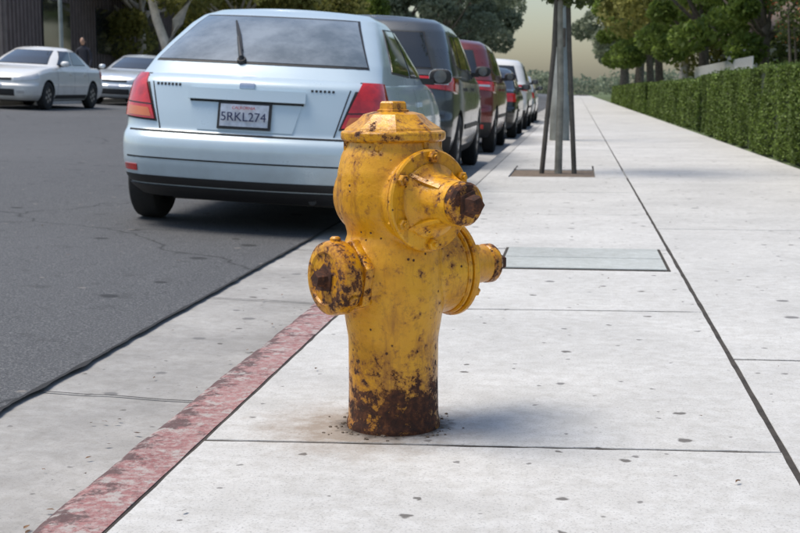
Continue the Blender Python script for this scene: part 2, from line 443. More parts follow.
for i in range(170):
    x = max(-1.02-abs(rs.gauss(0, .22)), -1.6); y = rs.uniform(1.8, 13)
    leaf(x, y, -.137+.03*(-1.0-x), rs.uniform(.004, .013))
for i in range(90):
    x = rs.uniform(-6, -1.8); leaf(x, rs.uniform(3, 15), rz(x)+.003, rs.uniform(.006, .018))
bm_obj('fallen_leaves', bm, MAT['dead'], smooth=False)

# ------------------------------------------------------------------ hydrant
H = empty('fire_hydrant', (-.426, 3.04, 0))
U = Vector((.72, -.694, 0)).normalized()
L = Vector((-.731, -.682, 0)).normalized()
R = -L
Z = Vector((0, 0, 1))
bm = bmesh.new()
lathe(bm, [(.0, -.02), (.113, -.02), (.113, .014), (.109, .024), (.1075, .1), (.108, .215), (.113, .245), (.120, .29), (.124, .33), (.124, .40), (.116, .445), (.109, .465), (.114, .485), (.128, .52), (.134, .56), (.132, .61), (.123, .65), (.112, .672), (.109, .69), (0, .69)], (0, 0, 0), Z, 48)
c1 = Vector((0, 0, .372)); c2 = Vector((0, 0, .552))
lathe(bm, [(0, 0), (.085, 0), (.080, .10), (.072, .135), (0, .135)], c1, L, 32)
lathe(bm, [(0, 0), (.108, 0), (.106, .09), (.110, .145), (0, .145)], c1, R, 32)
lathe(bm, [(0, 0), (.107, 0), (.102, .08), (.106, .115), (0, .115)], c2, U, 32)
lathe(bm, [(0, 0), (.104, 0), (.102, .09), (.092, .118), (.075, .132), (0, .136)], c2, -U, 32)
hb = bm_obj('barrel_body', bm, MAT['hyd'], H)
m = hb.modifiers.new('r', 'REMESH'); m.mode = 'VOXEL'; m.voxel_size = .0035; m.use_smooth_shade = True
m = hb.modifiers.new('s', 'SMOOTH'); m.iterations = 14; m.factor = .6
bm = bmesh.new()
fl = lambda r, a, b: [(0, a), (r-.004, a), (r, a+.004), (r, b-.004), (r-.004, b), (0, b)]
lathe(bm, fl(.112, .112, .124), c2, U, 48); lathe(bm, fl(.117, .1265, .142), c2, U, 48)
lathe(bm, [(0, .139), (.088, .139), (.085, .147), (.074, .154), (.063, .165), (.056, .185), (.051, .225), (.050, .243), (0, .243)], c2, U, 40)
lathe(bm, fl(.114, .143, .155), c1, R, 48); lathe(bm, fl(.119, .1575, .174), c1, R, 48)
lathe(bm, [(0, .172), (.088, .172), (.083, .180), (.070, .186), (.058, .197), (.051, .22), (.046, .278), (0, .278)], c1, R, 40)
for c, ax, d in ((c2, U, .142), (c1, R, .174)):
    a, u, w = basis(ax)
    for k in range(6):
        t = math.radians(30+60*k)
        o = c+u*(.1*math.cos(t))+w*(.1*math.sin(t))
        lathe(bm, [(0, d-.001), (.0135, d-.001), (.0135, d+.010), (.011, d+.013), (0, d+.013)], o, ax, 6, rot=k)
        lathe(bm, [(0, d+.01), (.006, d+.01), (.005, d+.019), (0, d+.02)], o, ax, 10)
        lathe(bm, [(0, d-.038), (.011, d-.038), (.011, d-.0295), (0, d-.0295)], o, ax, 6)
for k in range(4):
    a, u, w = basis(U); t = math.radians(45+90*k)
    e = u*math.cos(t)+w*math.sin(t); q = u*-math.sin(t)+w*math.cos(t)
    A = [c2+U*.141+e*.09, c2+U*.16+e*.076, c2+U*.215+e*.054, c2+U*.215+e*.02, c2+U*.141+e*.02]
    v1 = [bm.verts.new(p+q*.005) for p in A]; v2 = [bm.verts.new(p-q*.005) for p in A]
    bm.faces.new(v1); bm.faces.new(v2[::-1])
    for i in range(5): bm.faces.new((v1[i], v1[(i+1) % 5], v2[(i+1) % 5], v2[i]))
bm_obj('valve_flanges', bm, MAT['hyd'], H)
bm = bmesh.new()
for c, ax, d in ((c2, U, .243), (c1, R, .278)):
    lathe(bm, [(0, d-.004), (.046, d-.004), (.049, d), (.049, d+.018), (.043, d+.026), (.030, d+.028), (0, d+.028)], c, ax, 24)
bm_obj('packing_nuts', bm, MAT['hydk'], H)
bm = bmesh.new()
for c, ax, d in ((c2, U, .269), (c1, R, .304)):
    lathe(bm, [(0, d-.002), (.033, d-.002), (.032, d+.006), (.024, d+.009), (.021, d+.030), (.018, d+.034), (0, d+.034)], c, ax, 5)
bm_obj('operating_nuts', bm, MAT['hydn'], H)
bm = bmesh.new()
lathe(bm, [(0, .11), (.088, .11), (.090, .114), (.090, .128), (.087, .132), (0, .132)], c1, L, 6, rot=.3)
lathe(bm, [(0, .12), (.070, .12), (.070, .15), (0, .15)], c1, L, 32)
lathe(bm, [(0, .139), (.078, .139), (.084, .143), (.087, .150), (.087, .176), (.084, .186), (.076, .192), (.062, .194), (.058, .190), (.030, .191), (0, .191)], c1, L, 44)
a, u, w = basis(L)
for k in range(3):
    t = math.radians(90+120*k); e = u*math.cos(t)+w*math.sin(t)
    lathe(bm, [(0, 0), (.013, 0), (.013, .014), (.008, .018), (0, .018)], c1+L*.163+e*.078, e, 12)
bm_obj('outlet_cap', bm, MAT['hydc'], H)
bm = bmesh.new()
lathe(bm, [(0, .189), (.036, .189), (.034, .195), (.022, .197), (.020, .216), (.017, .220), (0, .220)], c1, L, 5, rot=.4)
bm_obj('cap_nut', bm, MAT['hydn'], H)
bm = bmesh.new()
lathe(bm, [(0, .684), (.117, .684), (.1225, .688), (.1235, .692), (.1235, .703), (.121, .707), (.114, .709), (0, .709)], (0, 0, 0), Z, 48)
lathe(bm, [(0, .706), (.117, .706), (.112, .714), (.084, .732), (.070, .746), (.047, .752), (0, .752)], (0, 0, 0), Z, 8, rot=.2)
bmesh.ops.bevel(bm, geom=[e for e in bm.edges if e.calc_length() > .012 and len(e.link_faces) == 2 and e.calc_face_angle(0) > .3], offset=.002, segments=2, affect='EDGES')
bm_obj('bonnet', bm, MAT['hydr'], H, ang=25)
bm = bmesh.new()
lathe(bm, [(0, .75), (.043, .75), (.042, .756), (.036, .758), (.034, .772), (.030, .776), (0, .777)], (0, 0, 0), Z, 6, rot=.1)
for k in range(6):
    t = math.radians(20+60*k); o = Vector((.108*math.cos(t), .108*math.sin(t), 0))
    lathe(bm, [(0, .664), (.011, .664), (.011, .6845), (0, .6845)], o, Z, 6)
bm_obj('bonnet_nut', bm, MAT['hydr'], H, ang=20)
bm = bmesh.new()
lathe(bm, [(0, .246), (.1105, .246), (.1135, .25), (.1115, .256), (0, .256)], (0, 0, 0), Z, 48)
bm_obj('barrel_ring', bm, MAT['hyd'], H)

# ------------------------------------------------------------------ cars
class Shell:
    def __init__(s, rows, deform=None, bow=(.10, .16), barrel=.05):
        A = np.array(rows, float); z = A[:, 0]; n = 48
        zz = np.linspace(z[0], z[-1], n); C = np.stack([np.interp(zz, z, A[:, i]) for i in range(1, 6)], 1)
        for _ in range(1):
            D = C.copy(); D[1:-1] = .25*C[:-2]+.5*C[1:-1]+.25*C[2:]; C = D
        s.z = zz; s.C = C; s.deform = deform; s.bow = bow; s.bar = barrel
    def par(s, z): return [np.interp(z, s.z, s.C[:, i]) for i in range(5)]
    def segs(s, z):
        hw, y0, y1, rr, rf = s.par(z)
        return [hw-rr, math.pi/2*rr, (y1-rf)-(y0+rr), math.pi/2*rf, hw-rf]
    def P(s, q, z, sign=None):
        if sign is None: sign = -1 if q < 0 else 1
        q = abs(q); hw, y0, y1, rr, rf = s.par(z); g = s.segs(z)
        if q <= g[0]: x, y = q, y0
        elif q <= g[0]+g[1]:
            t = (q-g[0])/rr; x = hw-rr+rr*math.sin(t); y = y0+rr-rr*math.cos(t)
        elif q <= sum(g[:3]): x = hw; y = y0+rr+(q-g[0]-g[1])
        elif q <= sum(g[:4]):
            t = (q-sum(g[:3]))/rf; x = hw-rf+rf*math.cos(t); y = y1-rf+rf*math.sin(t)
        else: x = max(0, hw-rf-(q-sum(g[:4]))); y = y1
        L_ = y1-y0; r = (x/hw)**2
        wr = max(0, 1-(y-y0)/.9); wf = max(0, 1-(y1-y)/1.1)
        yn = y+s.bow[0]*r*wr*wr-s.bow[1]*r*wf*wf
        x *= 1-s.bar*abs(2*(y-(y0+y1)/2)/L_)**3
        p = Vector((sign*x, yn, z))
        if s.deform: p = s.deform(p)
        return p
    def N(s, q, z):
        e = .004; sg = -1 if q < 0 else 1; aq = max(abs(q), .005)
        z = min(max(z, s.z[0]+e), s.z[-1]-e)
        a = s.P(aq+e, z, sg)-s.P(aq-e, z, sg); b = s.P(aq, z+e, sg)-s.P(aq, z-e, sg)
        n = a.cross(b).normalized()
        t = a.cross(Vector((0, 0, 1)))*sg
        if n.dot(t) < 0: n = -n
        return n
    def q_of_y(s, y, z):
        hw, y0, y1, rr, rf = s.par(z); g = s.segs(z)
        return g[0]+g[1]+(y-y0-rr)
    def mesh(s, bm, crown, mi=0, capn=8):
        cnt = (9, 9, 46, 7, 9); rings = []
        for z in list(s.z):
            g = s.segs(z); qs = [0.]; acc = 0
            for L_, n in zip(g, cnt):
                for i in range(1, n+1): qs.append(acc+L_*i/n)
                acc += L_
            N_ = len(qs)
            right = [s.P(q, z, 1) for q in qs]
            ring = right + [Vector((-p.x, p.y, p.z)) for p in right[1:-1][::-1]]
            rings.append([bm.verts.new(p) for p in ring])
        n = len(rings[0])
        for k in range(len(rings)-1):
            for i in range(n):
                j = (i+1) % n
                bm.faces.new((rings[k][i], rings[k][j], rings[k+1][j], rings[k+1][i])).material_index = mi
        for top, ring in ((1, rings[-1]), (0, rings[0])):
            rows = []
            hwr = max(abs(r.co.x) for r in ring)
            for i in range(N_):
                a = ring[i]; b = ring[(n-i) % n]
                if a is b: rows.append([a]); continue
                row = [a]
                for m_ in range(1, capn):
                    t = m_/capn; p = a.co.lerp(b.co, t)
                    if top: p.z += crown*(1-(2*t-1)**2)*(a.co.x/hwr)
                    row.append(bm.verts.new(p))
                row.append(b); rows.append(row)
            for i in range(N_-1):
                A, B = rows[i], rows[i+1]
                for m_ in range(capn):
                    if len(A) == 1: f = (A[0], B[m_], B[m_+1])
                    elif len(B) == 1: f = (A[m_], A[m_+1], B[0])
                    else: f = (A[m_], B[m_], B[m_+1], A[m_+1])
                    bm.faces.new(f).material_index = mi
    def patch(s, bm, cs, off, mi, nu=10, nv=6, mode='q', rim=True):
        def pt(u, v, o):
            (a, b, c, d) = cs
            q = (a[0]*(1-u)+b[0]*u)*(1-v)+(d[0]*(1-u)+c[0]*u)*v
            z = (a[1]*(1-u)+b[1]*u)*(1-v)+(d[1]*(1-u)+c[1]*u)*v
            if mode[0] == 'y': q = s.q_of_y(q, z)*(1 if mode[1] == '+' else -1)
            if mode == 'f': q = (sum(s.segs(z))-abs(q))*(1 if q >= 0 else -1)
            return s.P(q, z)+s.N(q, z)*o
        G = [[bm.verts.new(pt(i/nu, j/nv, off)) for i in range(nu+1)] for j in range(nv+1)]
        for j in range(nv):
            for i in range(nu):
                bm.faces.new((G[j][i], G[j][i+1], G[j+1][i+1], G[j+1][i])).material_index = mi
        if rim:
            B = [(i, 0) for i in range(nu)]+[(nu, j) for j in range(nv)]+[(i, nv) for i in range(nu, 0, -1)]+[(0, j) for j in range(nv, 0, -1)]
            lo = [bm.verts.new(pt(i/nu, j/nv, -.01)) for i, j in B]
            up = [G[j][i] for i, j in B]
            for k in range(len(B)):
                l = (k+1) % len(B)
                bm.faces.new((up[k], lo[k], lo[l], up[l])).material_index = mi

def wheel(parent, x, y, r, w, sgn, spokes=5):
    bm = bmesh.new(); ax = Vector((sgn, 0, 0)); o = Vector((x, y, r))
    ri = r*.66
    lathe(bm, [(ri, -w/2), (r*.9, -w/2), (r*.975, -w/2+.015), (r, -w/2+.035), (r, w/2-.035), (r*.975, w/2-.015), (r*.9, w/2), (ri+.01, w/2), (ri, w/2-.012), (ri, -w/2)], o, ax, 40, 0)
    lathe(bm, [(ri, w/2-.01), (ri-.012, w/2-.004), (ri-.02, w/2-.02), (ri-.025, w/2-.06), (0, w/2-.07)], o, ax, 40, 2)
    a, u, v = basis(ax)
    for k in range(spokes):
        t = 2*math.pi*k/spokes+.3; e = u*math.cos(t)+v*math.sin(t); q = u*-math.sin(t)+v*math.cos(t)
        P = []
        for rr_, hw_, h in ((.03, .030, w/2-.015), (ri*.55, .026, w/2-.008), (ri-.012, .036, w/2-.012)):
            P.append((o+e*rr_+q*hw_+a*h, o+e*rr_-q*hw_+a*h, o+e*rr_-q*hw_+a*(h-.03), o+e*rr_+q*hw_+a*(h-.03)))
        V = [[bm.verts.new(p) for p in r_] for r_ in P]
        for i in range(2):
            for j in range(4):
                bm.faces.new((V[i][j], V[i][(j+1) % 4], V[i+1][(j+1) % 4], V[i+1][j])).material_index = 1
    lathe(bm, [(0, w/2-.05), (.05, w/2-.05), (.045, w/2-.005), (.02, w/2), (0, w/2)], o, ax, 20, 1)
    bm_obj('wheel', bm, [MAT['rubber'], MAT['rim'], MAT['trim']], parent)

def text(parent, s, size, loc, mat, rot=(math.pi/2, 0, 0), name='lettering', ext=.002):
    c = bpy.data.curves.new(name, 'FONT'); c.body = s; c.size = size; c.extrude = ext; c.align_x = 'CENTER'; c.align_y = 'CENTER'
    c.materials.append(mat); o = bpy.data.objects.new(name, c); COL.objects.link(o); o.parent = parent
    o.location = loc; o.rotation_euler = rot

def car(name, X, Y, yaw, col, style):
    root = empty(name)
    st = style
    Lh = st['L']; W = st['W']/2; belt = st['belt']; cowl = st['cowl']; nose = st['nose']
    def hoodz(y):
        if y < cowl-.3: return belt
        t = min(1, (y-(cowl-.3))/(Lh-cowl+.3)); return belt-(belt-nose)*(.30*t+.70*t**2.6)
    def dfm(p):
        if p.z > .5:
            p.z = .5+(p.z-.5)*(hoodz(p.y)-.5)/(belt-.5)
        return p
    lower = Shell(st['low'](Lh, W, belt), dfm, bow=st.get('bow', (.10, .16)))
    gh = Shell(st['gh'](W, belt), lambda p: p, bow=(st.get('bow', (.10, 0))[0], .22), barrel=.04)
    bm = bmesh.new(); lower.mesh(bm, .03)
    bmesh.ops.remove_doubles(bm, verts=bm.verts, dist=1e-5)
    body = bm_obj('lower_body', bm, [MAT[col], MAT['trim']], root, ang=38)
    cb = bmesh.new()
    for wy in st['wy']:
        for sg in (-1, 1):
            lathe(cb, [(0, W-.30), (st['wr']+.045, W-.30), (st['wr']+.045, W+.2), (0, W+.2)], (0, wy, st['wr']), (sg, 0, 0), 48, 1)
    cut = bm_obj('cut', cb, [MAT[col], MAT['trim']], None, smooth=False)
    md = body.modifiers.new('b', 'BOOLEAN'); md.operation = 'DIFFERENCE'; md.object = cut; md.solver = 'EXACT'
    bpy.context.view_layer.update()
    ev = body.evaluated_get(bpy.context.evaluated_depsgraph_get())
    me = bpy.data.meshes.new_from_object(ev); body.modifiers.clear(); body.data = me
    me.polygons.foreach_set('use_smooth', [True]*len(me.polygons)); me.set_sharp_from_angle(angle=math.radians(38))
    bpy.data.objects.remove(cut)
    bm = bmesh.new(); gh.mesh(bm, .025)
    bm_obj('cabin', bm, [MAT[col]], root, ang=38)
    for wy in st['wy']:
        for sg in (-1, 1): wheel(root, sg*(W-.105), wy, st['wr'], .19, sg, st.get('spokes', 5))
    bm = bmesh.new()
    for cs, mode, mi in st['glass']:
        gh.patch(bm, cs, .004, 4, mode=mode, nu=20, nv=10)
        cx = sum(c[0] for c in cs)/4; cz = sum(c[1] for c in cs)/4
        inn = [(cx+(c[0]-cx)*(.975 if abs(c[0]-cx) > .3 else .95), cz+(c[1]-cz)*.93) for c in cs]
        gh.patch(bm, inn, .007, mi, mode=mode, nu=20, nv=10)
    for cs, mode, mi, off in st['det']:
        lower.patch(bm, cs, off, mi, mode=mode, nu=24 if abs(cs[0][0]-cs[1][0]) > .4 else 8, nv=5)
    for y in st['doors']:
        for sd in 'y+', 'y-':
            lower.patch(bm, [(y, .34), (y+.008, .34), (y+.008, belt-.03), (y, belt-.03)], .0015, 5, mode=sd, nu=1, nv=14, rim=False)
    for y in st['handles']:
        for sd in 'y+', 'y-':
            lower.patch(bm, [(y, belt-.17), (y+.16, belt-.17), (y+.16, belt-.135), (y, belt-.135)], .025, 2, mode=sd, nu=4, nv=2)
    for sd in 'y+', 'y-':
        lower.patch(bm, [(st['wy'][0]+.4, .245), (st['wy'][1]-.4, .245), (st['wy'][1]-.4, .33), (st['wy'][0]+.4, .33)], .006, 4, mode=sd, nu=20, nv=2)
        lower.patch(bm, [(st['wy'][0]+.5, .52), (st['wy'][1]-.5, .52), (st['wy'][1]-.5, .57), (st['wy'][0]+.5, .57)], .010, 4 if st.get('darkrub') else 2, mode=sd, nu=20, nv=2)
    for sg in (-1, 1):
        o = Vector((sg*(W+.05), st['mir'], belt+.07))
        g0 = bmesh.ops.create_uvsphere(bm, u_segments=20, v_segments=12, radius=1)
        for v in g0['verts']:
            c = v.co; k = 1 if c.y > 0 else .3
            v.co = o+Vector((math.copysign(abs(c.x)**.7, c.x)*.095, c.y*k*.08, math.copysign(abs(c.z)**.7, c.z)*.062))
        lathe(bm, [(0, .020), (.052, .024), (.052, .0265), (0, .0285)], o, (0, -1, 0), 24, 11)
        for f in {f for v in g0['verts'] for f in v.link_faces}:
            f.material_index = 4 if f.calc_center_median().y < o.y-.005 else 2
        box(bm, (min(sg*(W-.12), sg*(W)), st['mir']-.03, belt+.0), (max(sg*(W-.12), sg*W), st['mir']+.04, belt+.05), 4)
    bm_obj('trim_and_glass', bm, [MAT['glass'], MAT['rearglass'], MAT[col], MAT['tail'], MAT['trim'], MAT['seam'], MAT['chrome'], MAT['plate'], MAT['clear'], MAT['amber'], MAT['ink'], MAT['mirror']], root, ang=40)
    bm = bmesh.new()
    box(bm, (-W+.32, .35, .17), (W-.32, Lh-.4, .3), 0, .03)
    lathe(bm, [(0, 0), (.026, 0), (.026, .25), (0, .25)], (W-.45, .16, .225), (0, 1, 0), 16, 0)
    for wy in st['wy']: lathe(bm, [(0, -W+.25), (.035, -W+.25), (.035, W-.25), (0, W-.25)], (0, wy, st['wr']), (1, 0, 0), 12, 0)
    bm_obj('underbody', bm, [MAT['trim'], MAT['rim']], root)
    tilt = Matrix.Rotation(math.atan(.05), 4, 'Y')
    root.matrix_world = Matrix.Translation((X, Y, rz(X)+.001)) @ tilt @ Matrix.Rotation(yaw, 4, 'Z')
    return root, lower, gh

def low_hatch(L_, W, b):
    return [(.20, W-.10, .17, L_-.14, .22, .25), (.25, W-.055, .09, L_-.06, .22, .25), (.32, W-.02, .03, L_-.015, .22, .25),
            (.42, W-.004, 0, L_, .22, .26), (.53, W, -.005, L_, .22, .28), (.59, W, .010, L_-.03, .22, .3), (.622, W-.003, .07, L_-.05, .21, .3),
            (.75, W-.006, .095, L_-.06, .20, .32), (.86, W-.022, .12, L_-.08, .20, .34), (b-.05, W-.045, .135, L_-.12, .20, .36), (b-.02, W-.055, .17, L_-.14, .21, .38), (b, W-.08, .23, L_-.18, .22, .4)]
def low_suv(L_, W, b):
    return [(.24, W-.09, .18, L_-.14, .2, .25), (.32, W-.04, .07, L_-.05, .2, .25), (.42, W-.01, .02, L_-.015, .2, .25),
            (.55, W, 0, L_, .2, .26), (.64, W, .0, L_, .2, .28), (.70, W, .05, L_-.03, .2, .3), (.85, W-.01, .06, L_-.05, .2, .32),
            (b-.06, W-.03, .09, L_-.1, .22, .34), (b, W-.06, .14, L_-.18, .24, .4)]
gh_hatch = lambda W, b: [(b-.02, W-.065, .20, 3.2, .20, .3), (b+.03, W-.08, .27, 3.02, .22, .3), (b+.10, W-.10, .36, 2.88, .23, .3), (b+.2, W-.145, .52, 2.66, .24, .3), (b+.35, W-.215, .80, 2.32, .26, .3), (b+.42, W-.265, .97, 2.15, .26, .3), (b+.46, W-.345, 1.15, 2.0, .26, .3)]
gh_suv = lambda W, b: [(b-.02, W-.05, .10, 3.5, .22, .3), (b+.03, W-.065, .14, 3.35, .24, .3), (b+.25, W-.13, .28, 2.95, .26, .3), (b+.44, W-.20, .42, 2.6, .26, .3), (b+.52, W-.26, .5, 2.42, .26, .3), (b+.56, W-.34, .62, 2.3, .26, .3)]
gh_sedan = lambda W, b: [(b-.02, W-.06, .62, 3.4, .22, .3), (b+.03, W-.075, .74, 3.25, .24, .3), (b+.2, W-.14, 1.05, 2.9, .26, .3), (b+.34, W-.20, 1.35, 2.55, .26, .3), (b+.40, W-.26, 1.55, 2.35, .26, .3), (b+.43, W-.34, 1.7, 2.2, .26, .3)]

def quad(q0, q1, z0, z1): return [(q0, z0), (q1, z0), (q1, z1), (q0, z1)]
B = .985
hatch = dict(L=4.2, W=1.77, belt=B, cowl=3.05, nose=.70, low=low_hatch, gh=gh_hatch, wy=(.72, 3.25), wr=.288, spokes=7, bow=(.15, .16),
    glass=[([(-.75, B+.075), (.75, B+.075), (.565, B+.405), (-.565, B+.405)], 'q', 1),
           ([(-.62, B+.04), (.62, B+.04), (.48, B+.38), (-.48, B+.38)], 'f', 0)] +
          [([(1.85, B+.04), (2.88, B+.04), (2.25, B+.375), (1.88, B+.375)], s, 0) for s in ('y+', 'y-')] +
          [([(.90, B+.06), (1.77, B+.04), (1.80, B+.375), (1.25, B+.365)], s, 0) for s in ('y+', 'y-')],
    det=[], doors=[1.80, 3.0], handles=[1.95], mir=2.75)
det = hatch['det']
det.append((quad(-.84, .84, .611, .620), 'q', 5, .004))
for s in (-1, 1):
    det.append(([(s*.615, .675), (s*1.14, .70), (s*1.00, .975), (s*.72, .975)], 'q', 4, .004))
    det.append(([(s*.63, .687), (s*1.12, .712), (s*.985, .965), (s*.735, .965)], 'q', 3, .016))
    det.append(([(s*.655, .70), (s*.86, .71), (s*.86, .765), (s*.680, .755)], 'q', 9, .0185))
    det.append(([(s*.66, .775), (s*.90, .785), (s*.895, .792), (s*.665, .782)], 'q', 4, .0175))
    det.append(([(s*.585, .632), (s*.593, .632), (s*.675, .925), (s*.667, .925)], 'q', 5, .002))
det.append((quad(-.39, .39, .825, .895), 'q', 2, .034))
det.append((quad(-.38, .38, .815, .825), 'q', 5, .012))
det.append(([(-.32, .64), (.32, .64), (.37, .815), (-.37, .815)], 'q', 2, .006))
det.append((quad(-.178, .178, .652, .818), 'q', 4, .022))
det.append((quad(-.160, .160, .667, .803), 'q', 7, .026))
det.append((quad(-.84, .84, .445, .454), 'q', 5, .003))
det.append((quad(-1.0, 1.0, .285, .335), 'q', 4, .004))
det.append((quad(-.90, .90, .205, .275), 'q', 4, .010))
det.append((quad(-.05, .05, .905, .938), 'q', 6, .010))
for i in range(7): det.append((quad(-.64+.027*i, -.625+.027*i, .905, .920), 'q', 4, .003))
for i in range(6): det.append((quad(.42+.027*i, .435+.027*i, .905, .918), 'q', 4, .003))
for s in (-1, 1): det.append(([(s*.74, .36), (s*.88, .36), (s*.88, .40), (s*.74, .40)], 'q', 3, .006))
c1_, lo1, gh1 = car('parked_car', -2.085, 7.86, 0, 'blue', hatch)
text(c1_, '5RKL274', .078, (0, .052, .730), MAT['ink'], name='plate_number')
text(c1_, 'CALIFORNIA', .026, (0, .056, .787), MAT['tail'], name='plate_state')
bm = bmesh.new()
pn = lambda q, z, o: gh1.P(q, z)+gh1.N(q, z)*o
p0 = pn(-.10, B+.09, .03); p1 = pn(-.27, B+.345, .02)
tube(bm, [p0-Vector((0, 0, .03)), p0, p0.lerp(p1, .55)+Vector((0, -.006, 0))], [.020, .018, .010], 8)
q0 = pn(-.125, B+.15, .016)
tube(bm, [q0, q0.lerp(p1, .5)+gh1.N(-.2, B+.2)*.006, p1], [.009, .015, .007], 6)
lathe(bm, [(0, -.01), (.035, -.01), (.028, .02), (0, .025)], pn(-.10, B+.09, .003), gh1.N(-.1, B+.1), 16)
bm_obj('rear_wiper', bm, MAT['trim'], c1_)

Bs = 1.10
def suv():
    B2 = Bs
    d = dict(L=4.55, W=1.80, belt=B2, cowl=3.35, nose=.86, low=low_suv, gh=gh_suv, wy=(.86, 3.55), wr=.345, spokes=5,
      glass=[([(-.66, B2+.04), (.66, B2+.04), (.52, B2+.42), (-.52, B2+.42)], 'q', 0),
             ([(-.66, B2+.05), (.66, B2+.05), (.5, B2+.45), (-.5, B2+.45)], 'f', 0)] +
            [([(.62, B2+.10), (1.15, B2+.05), (1.2, B2+.42), (.82, B2+.40)], s, 0) for s in ('y+', 'y-')] +
            [([(1.22, B2+.05), (2.08, B2+.05), (2.06, B2+.44), (1.28, B2+.42)], s, 0) for s in ('y+', 'y-')] +
            [([(2.16, B2+.05), (3.12, B2+.05), (2.58, B2+.44), (2.14, B2+.44)], s, 0) for s in ('y+', 'y-')],
      det=[], doors=[1.2, 2.12, 3.2], handles=[1.4, 2.3], mir=2.95, darkrub=1)
    t = d['det']
    for s in (-1, 1):
        t.append(([(s*.50, .96), (s*1.24, .90), (s*1.34, 1.05), (s*.52, 1.06)], 'q', 3, .018))
        t.append(([(s*.50, .99), (s*.85, .985), (s*.85, 1.015), (s*.51, 1.015)], 'q', 8, .021))
        t.append(([(s*.60, .38), (s*.78, .38), (s*.78, .44), (s*.60, .44)], 'q', 3, .014))
        t.append(([(s*.30, .80), (s*.95, .84), (s*1.0, .96), (s*.45, .90)], 'f', 8, .012))
    t.append((quad(-.95, .95, .25, .47), 'q', 4, .012))
    t.append((quad(-.45, .45, .86, .93), 'q', 2, .03))
    t.append((quad(-.17, .17, .72, .86), 'q', 7, .02))
    t.append((quad(-.45, .45, .60, .80), 'f', 4, .012))
    t.append((quad(-.8, .8, .68, .686), 'q', 5, .003))
    return d
car('parked_suv', -2.14, 13.0, 0, 'grey', suv())
car('parked_suv.001', -2.12, 19.1, 0, 'maroon', suv())
Bd = .95
def sedan():
    d = dict(L=4.5, W=1.74, belt=Bd, cowl=3.3, nose=.70, low=low_hatch, gh=gh_sedan, wy=(.95, 3.60), wr=.31, spokes=6,
      glass=[([(-.62, Bd+.04), (.62, Bd+.04), (.48, Bd+.35), (-.48, Bd+.35)], 'q', 0),
             ([(-.62, Bd+.04), (.62, Bd+.04), (.46, Bd+.36), (-.46, Bd+.36)], 'f', 0)] +
            [([(1.28, Bd+.05), (2.08, Bd+.04), (2.08, Bd+.35), (1.62, Bd+.35)], s, 0) for s in ('y+', 'y-')] +
            [([(2.15, Bd+.04), (3.06, Bd+.04), (2.5, Bd+.355), (2.15, Bd+.355)], s, 0) for s in ('y+', 'y-')],
      det=[], doors=[1.25, 2.12, 3.1], handles=[1.4, 2.3], mir=2.85)
    t = d['det']
    for s in (-1, 1):
        t.append(([(s*.42, .72), (s*1.06, .72), (s*1.0, .88), (s*.42, .88)], 'q', 3, .014))
        t.append(([(s*.40, .72), (s*.98, .75), (s*.92, .90), (s*.42, .84)], 'f', 8, .012))
        t.append(([(s*.50, .36), (s*.66, .36), (s*.66, .42), (s*.50, .42)], 'f', 8, .012))
    t.append((quad(-.17, .17, .66, .80), 'q', 7, .02))
    t.append((quad(-.36, .36, .74, .84), 'f', 4, .010))
    t.append((quad(-.45, .45, .30, .44), 'f', 4, .010))
    t.append((quad(-.16, .16, .48, .60), 'f', 7, .014))
    t.append((quad(-.9, .9, .445, .452), 'q', 5, .003))
    return d
car('parked_sedan', -2.05, 25.3, 0, 'black', sedan())
car('parked_suv.002', -2.1, 31.5, 0, 'white', suv())
car('parked_sedan.001', -2.1, 38., 0, 'silver', sedan())
car('parked_sedan.002', -12.4, 31.2, math.pi, 'white', sedan())
car('parked_sedan.003', -12.3, 38.2, math.pi, 'silver', sedan())

# ------------------------------------------------------------------ vegetation
def leaves(name, centers, radii, n, size, mat, seed, parent=None, flat=.8):
    r = np.random.default_rng(seed)
    idx = r.integers(0, len(centers), n)
    C = np.array(centers)[idx]; Rr = np.array(radii)[idx][:, None]
    d = r.normal(size=(n, 3)); d /= np.linalg.norm(d, axis=1)[:, None]
    rad = r.uniform(.35, 1., (n, 1))**.5
    P = C+d*rad*Rr*np.array([1, 1, flat])
    return leafcards(name, P, size, mat, r, parent)
def leafcards(name, P, size, mat, r, parent=None):
    n = len(P)
    a = r.normal(size=(n, 3)); a /= np.linalg.norm(a, axis=1)[:, None]
    b = r.normal(size=(n, 3)); b -= a*(a*b).sum(1)[:, None]; b /= np.linalg.norm(b, axis=1)[:, None]
    s = size*r.uniform(.6, 1.3, (n, 1))
    V = np.empty((n, 4, 3)); V[:, 0] = P-a*s; V[:, 1] = P-b*s*.5; V[:, 2] = P+a*s; V[:, 3] = P+b*s*.5
    me = bpy.data.meshes.new(name); me.vertices.add(n*4); me.vertices.foreach_set('co', V.reshape(-1))
    me.loops.add(n*4); me.loops.foreach_set('vertex_index', np.arange(n*4, dtype=np.int32))
    me.polygons.add(n); me.polygons.foreach_set('loop_start', np.arange(0, n*4, 4, dtype=np.int32))
    me.update(calc_edges=True); me.materials.append(mat)
    ob = bpy.data.objects.new(name, me); COL.objects.link(ob)
    if parent: ob.parent = parent
    return ob
TPL = {}
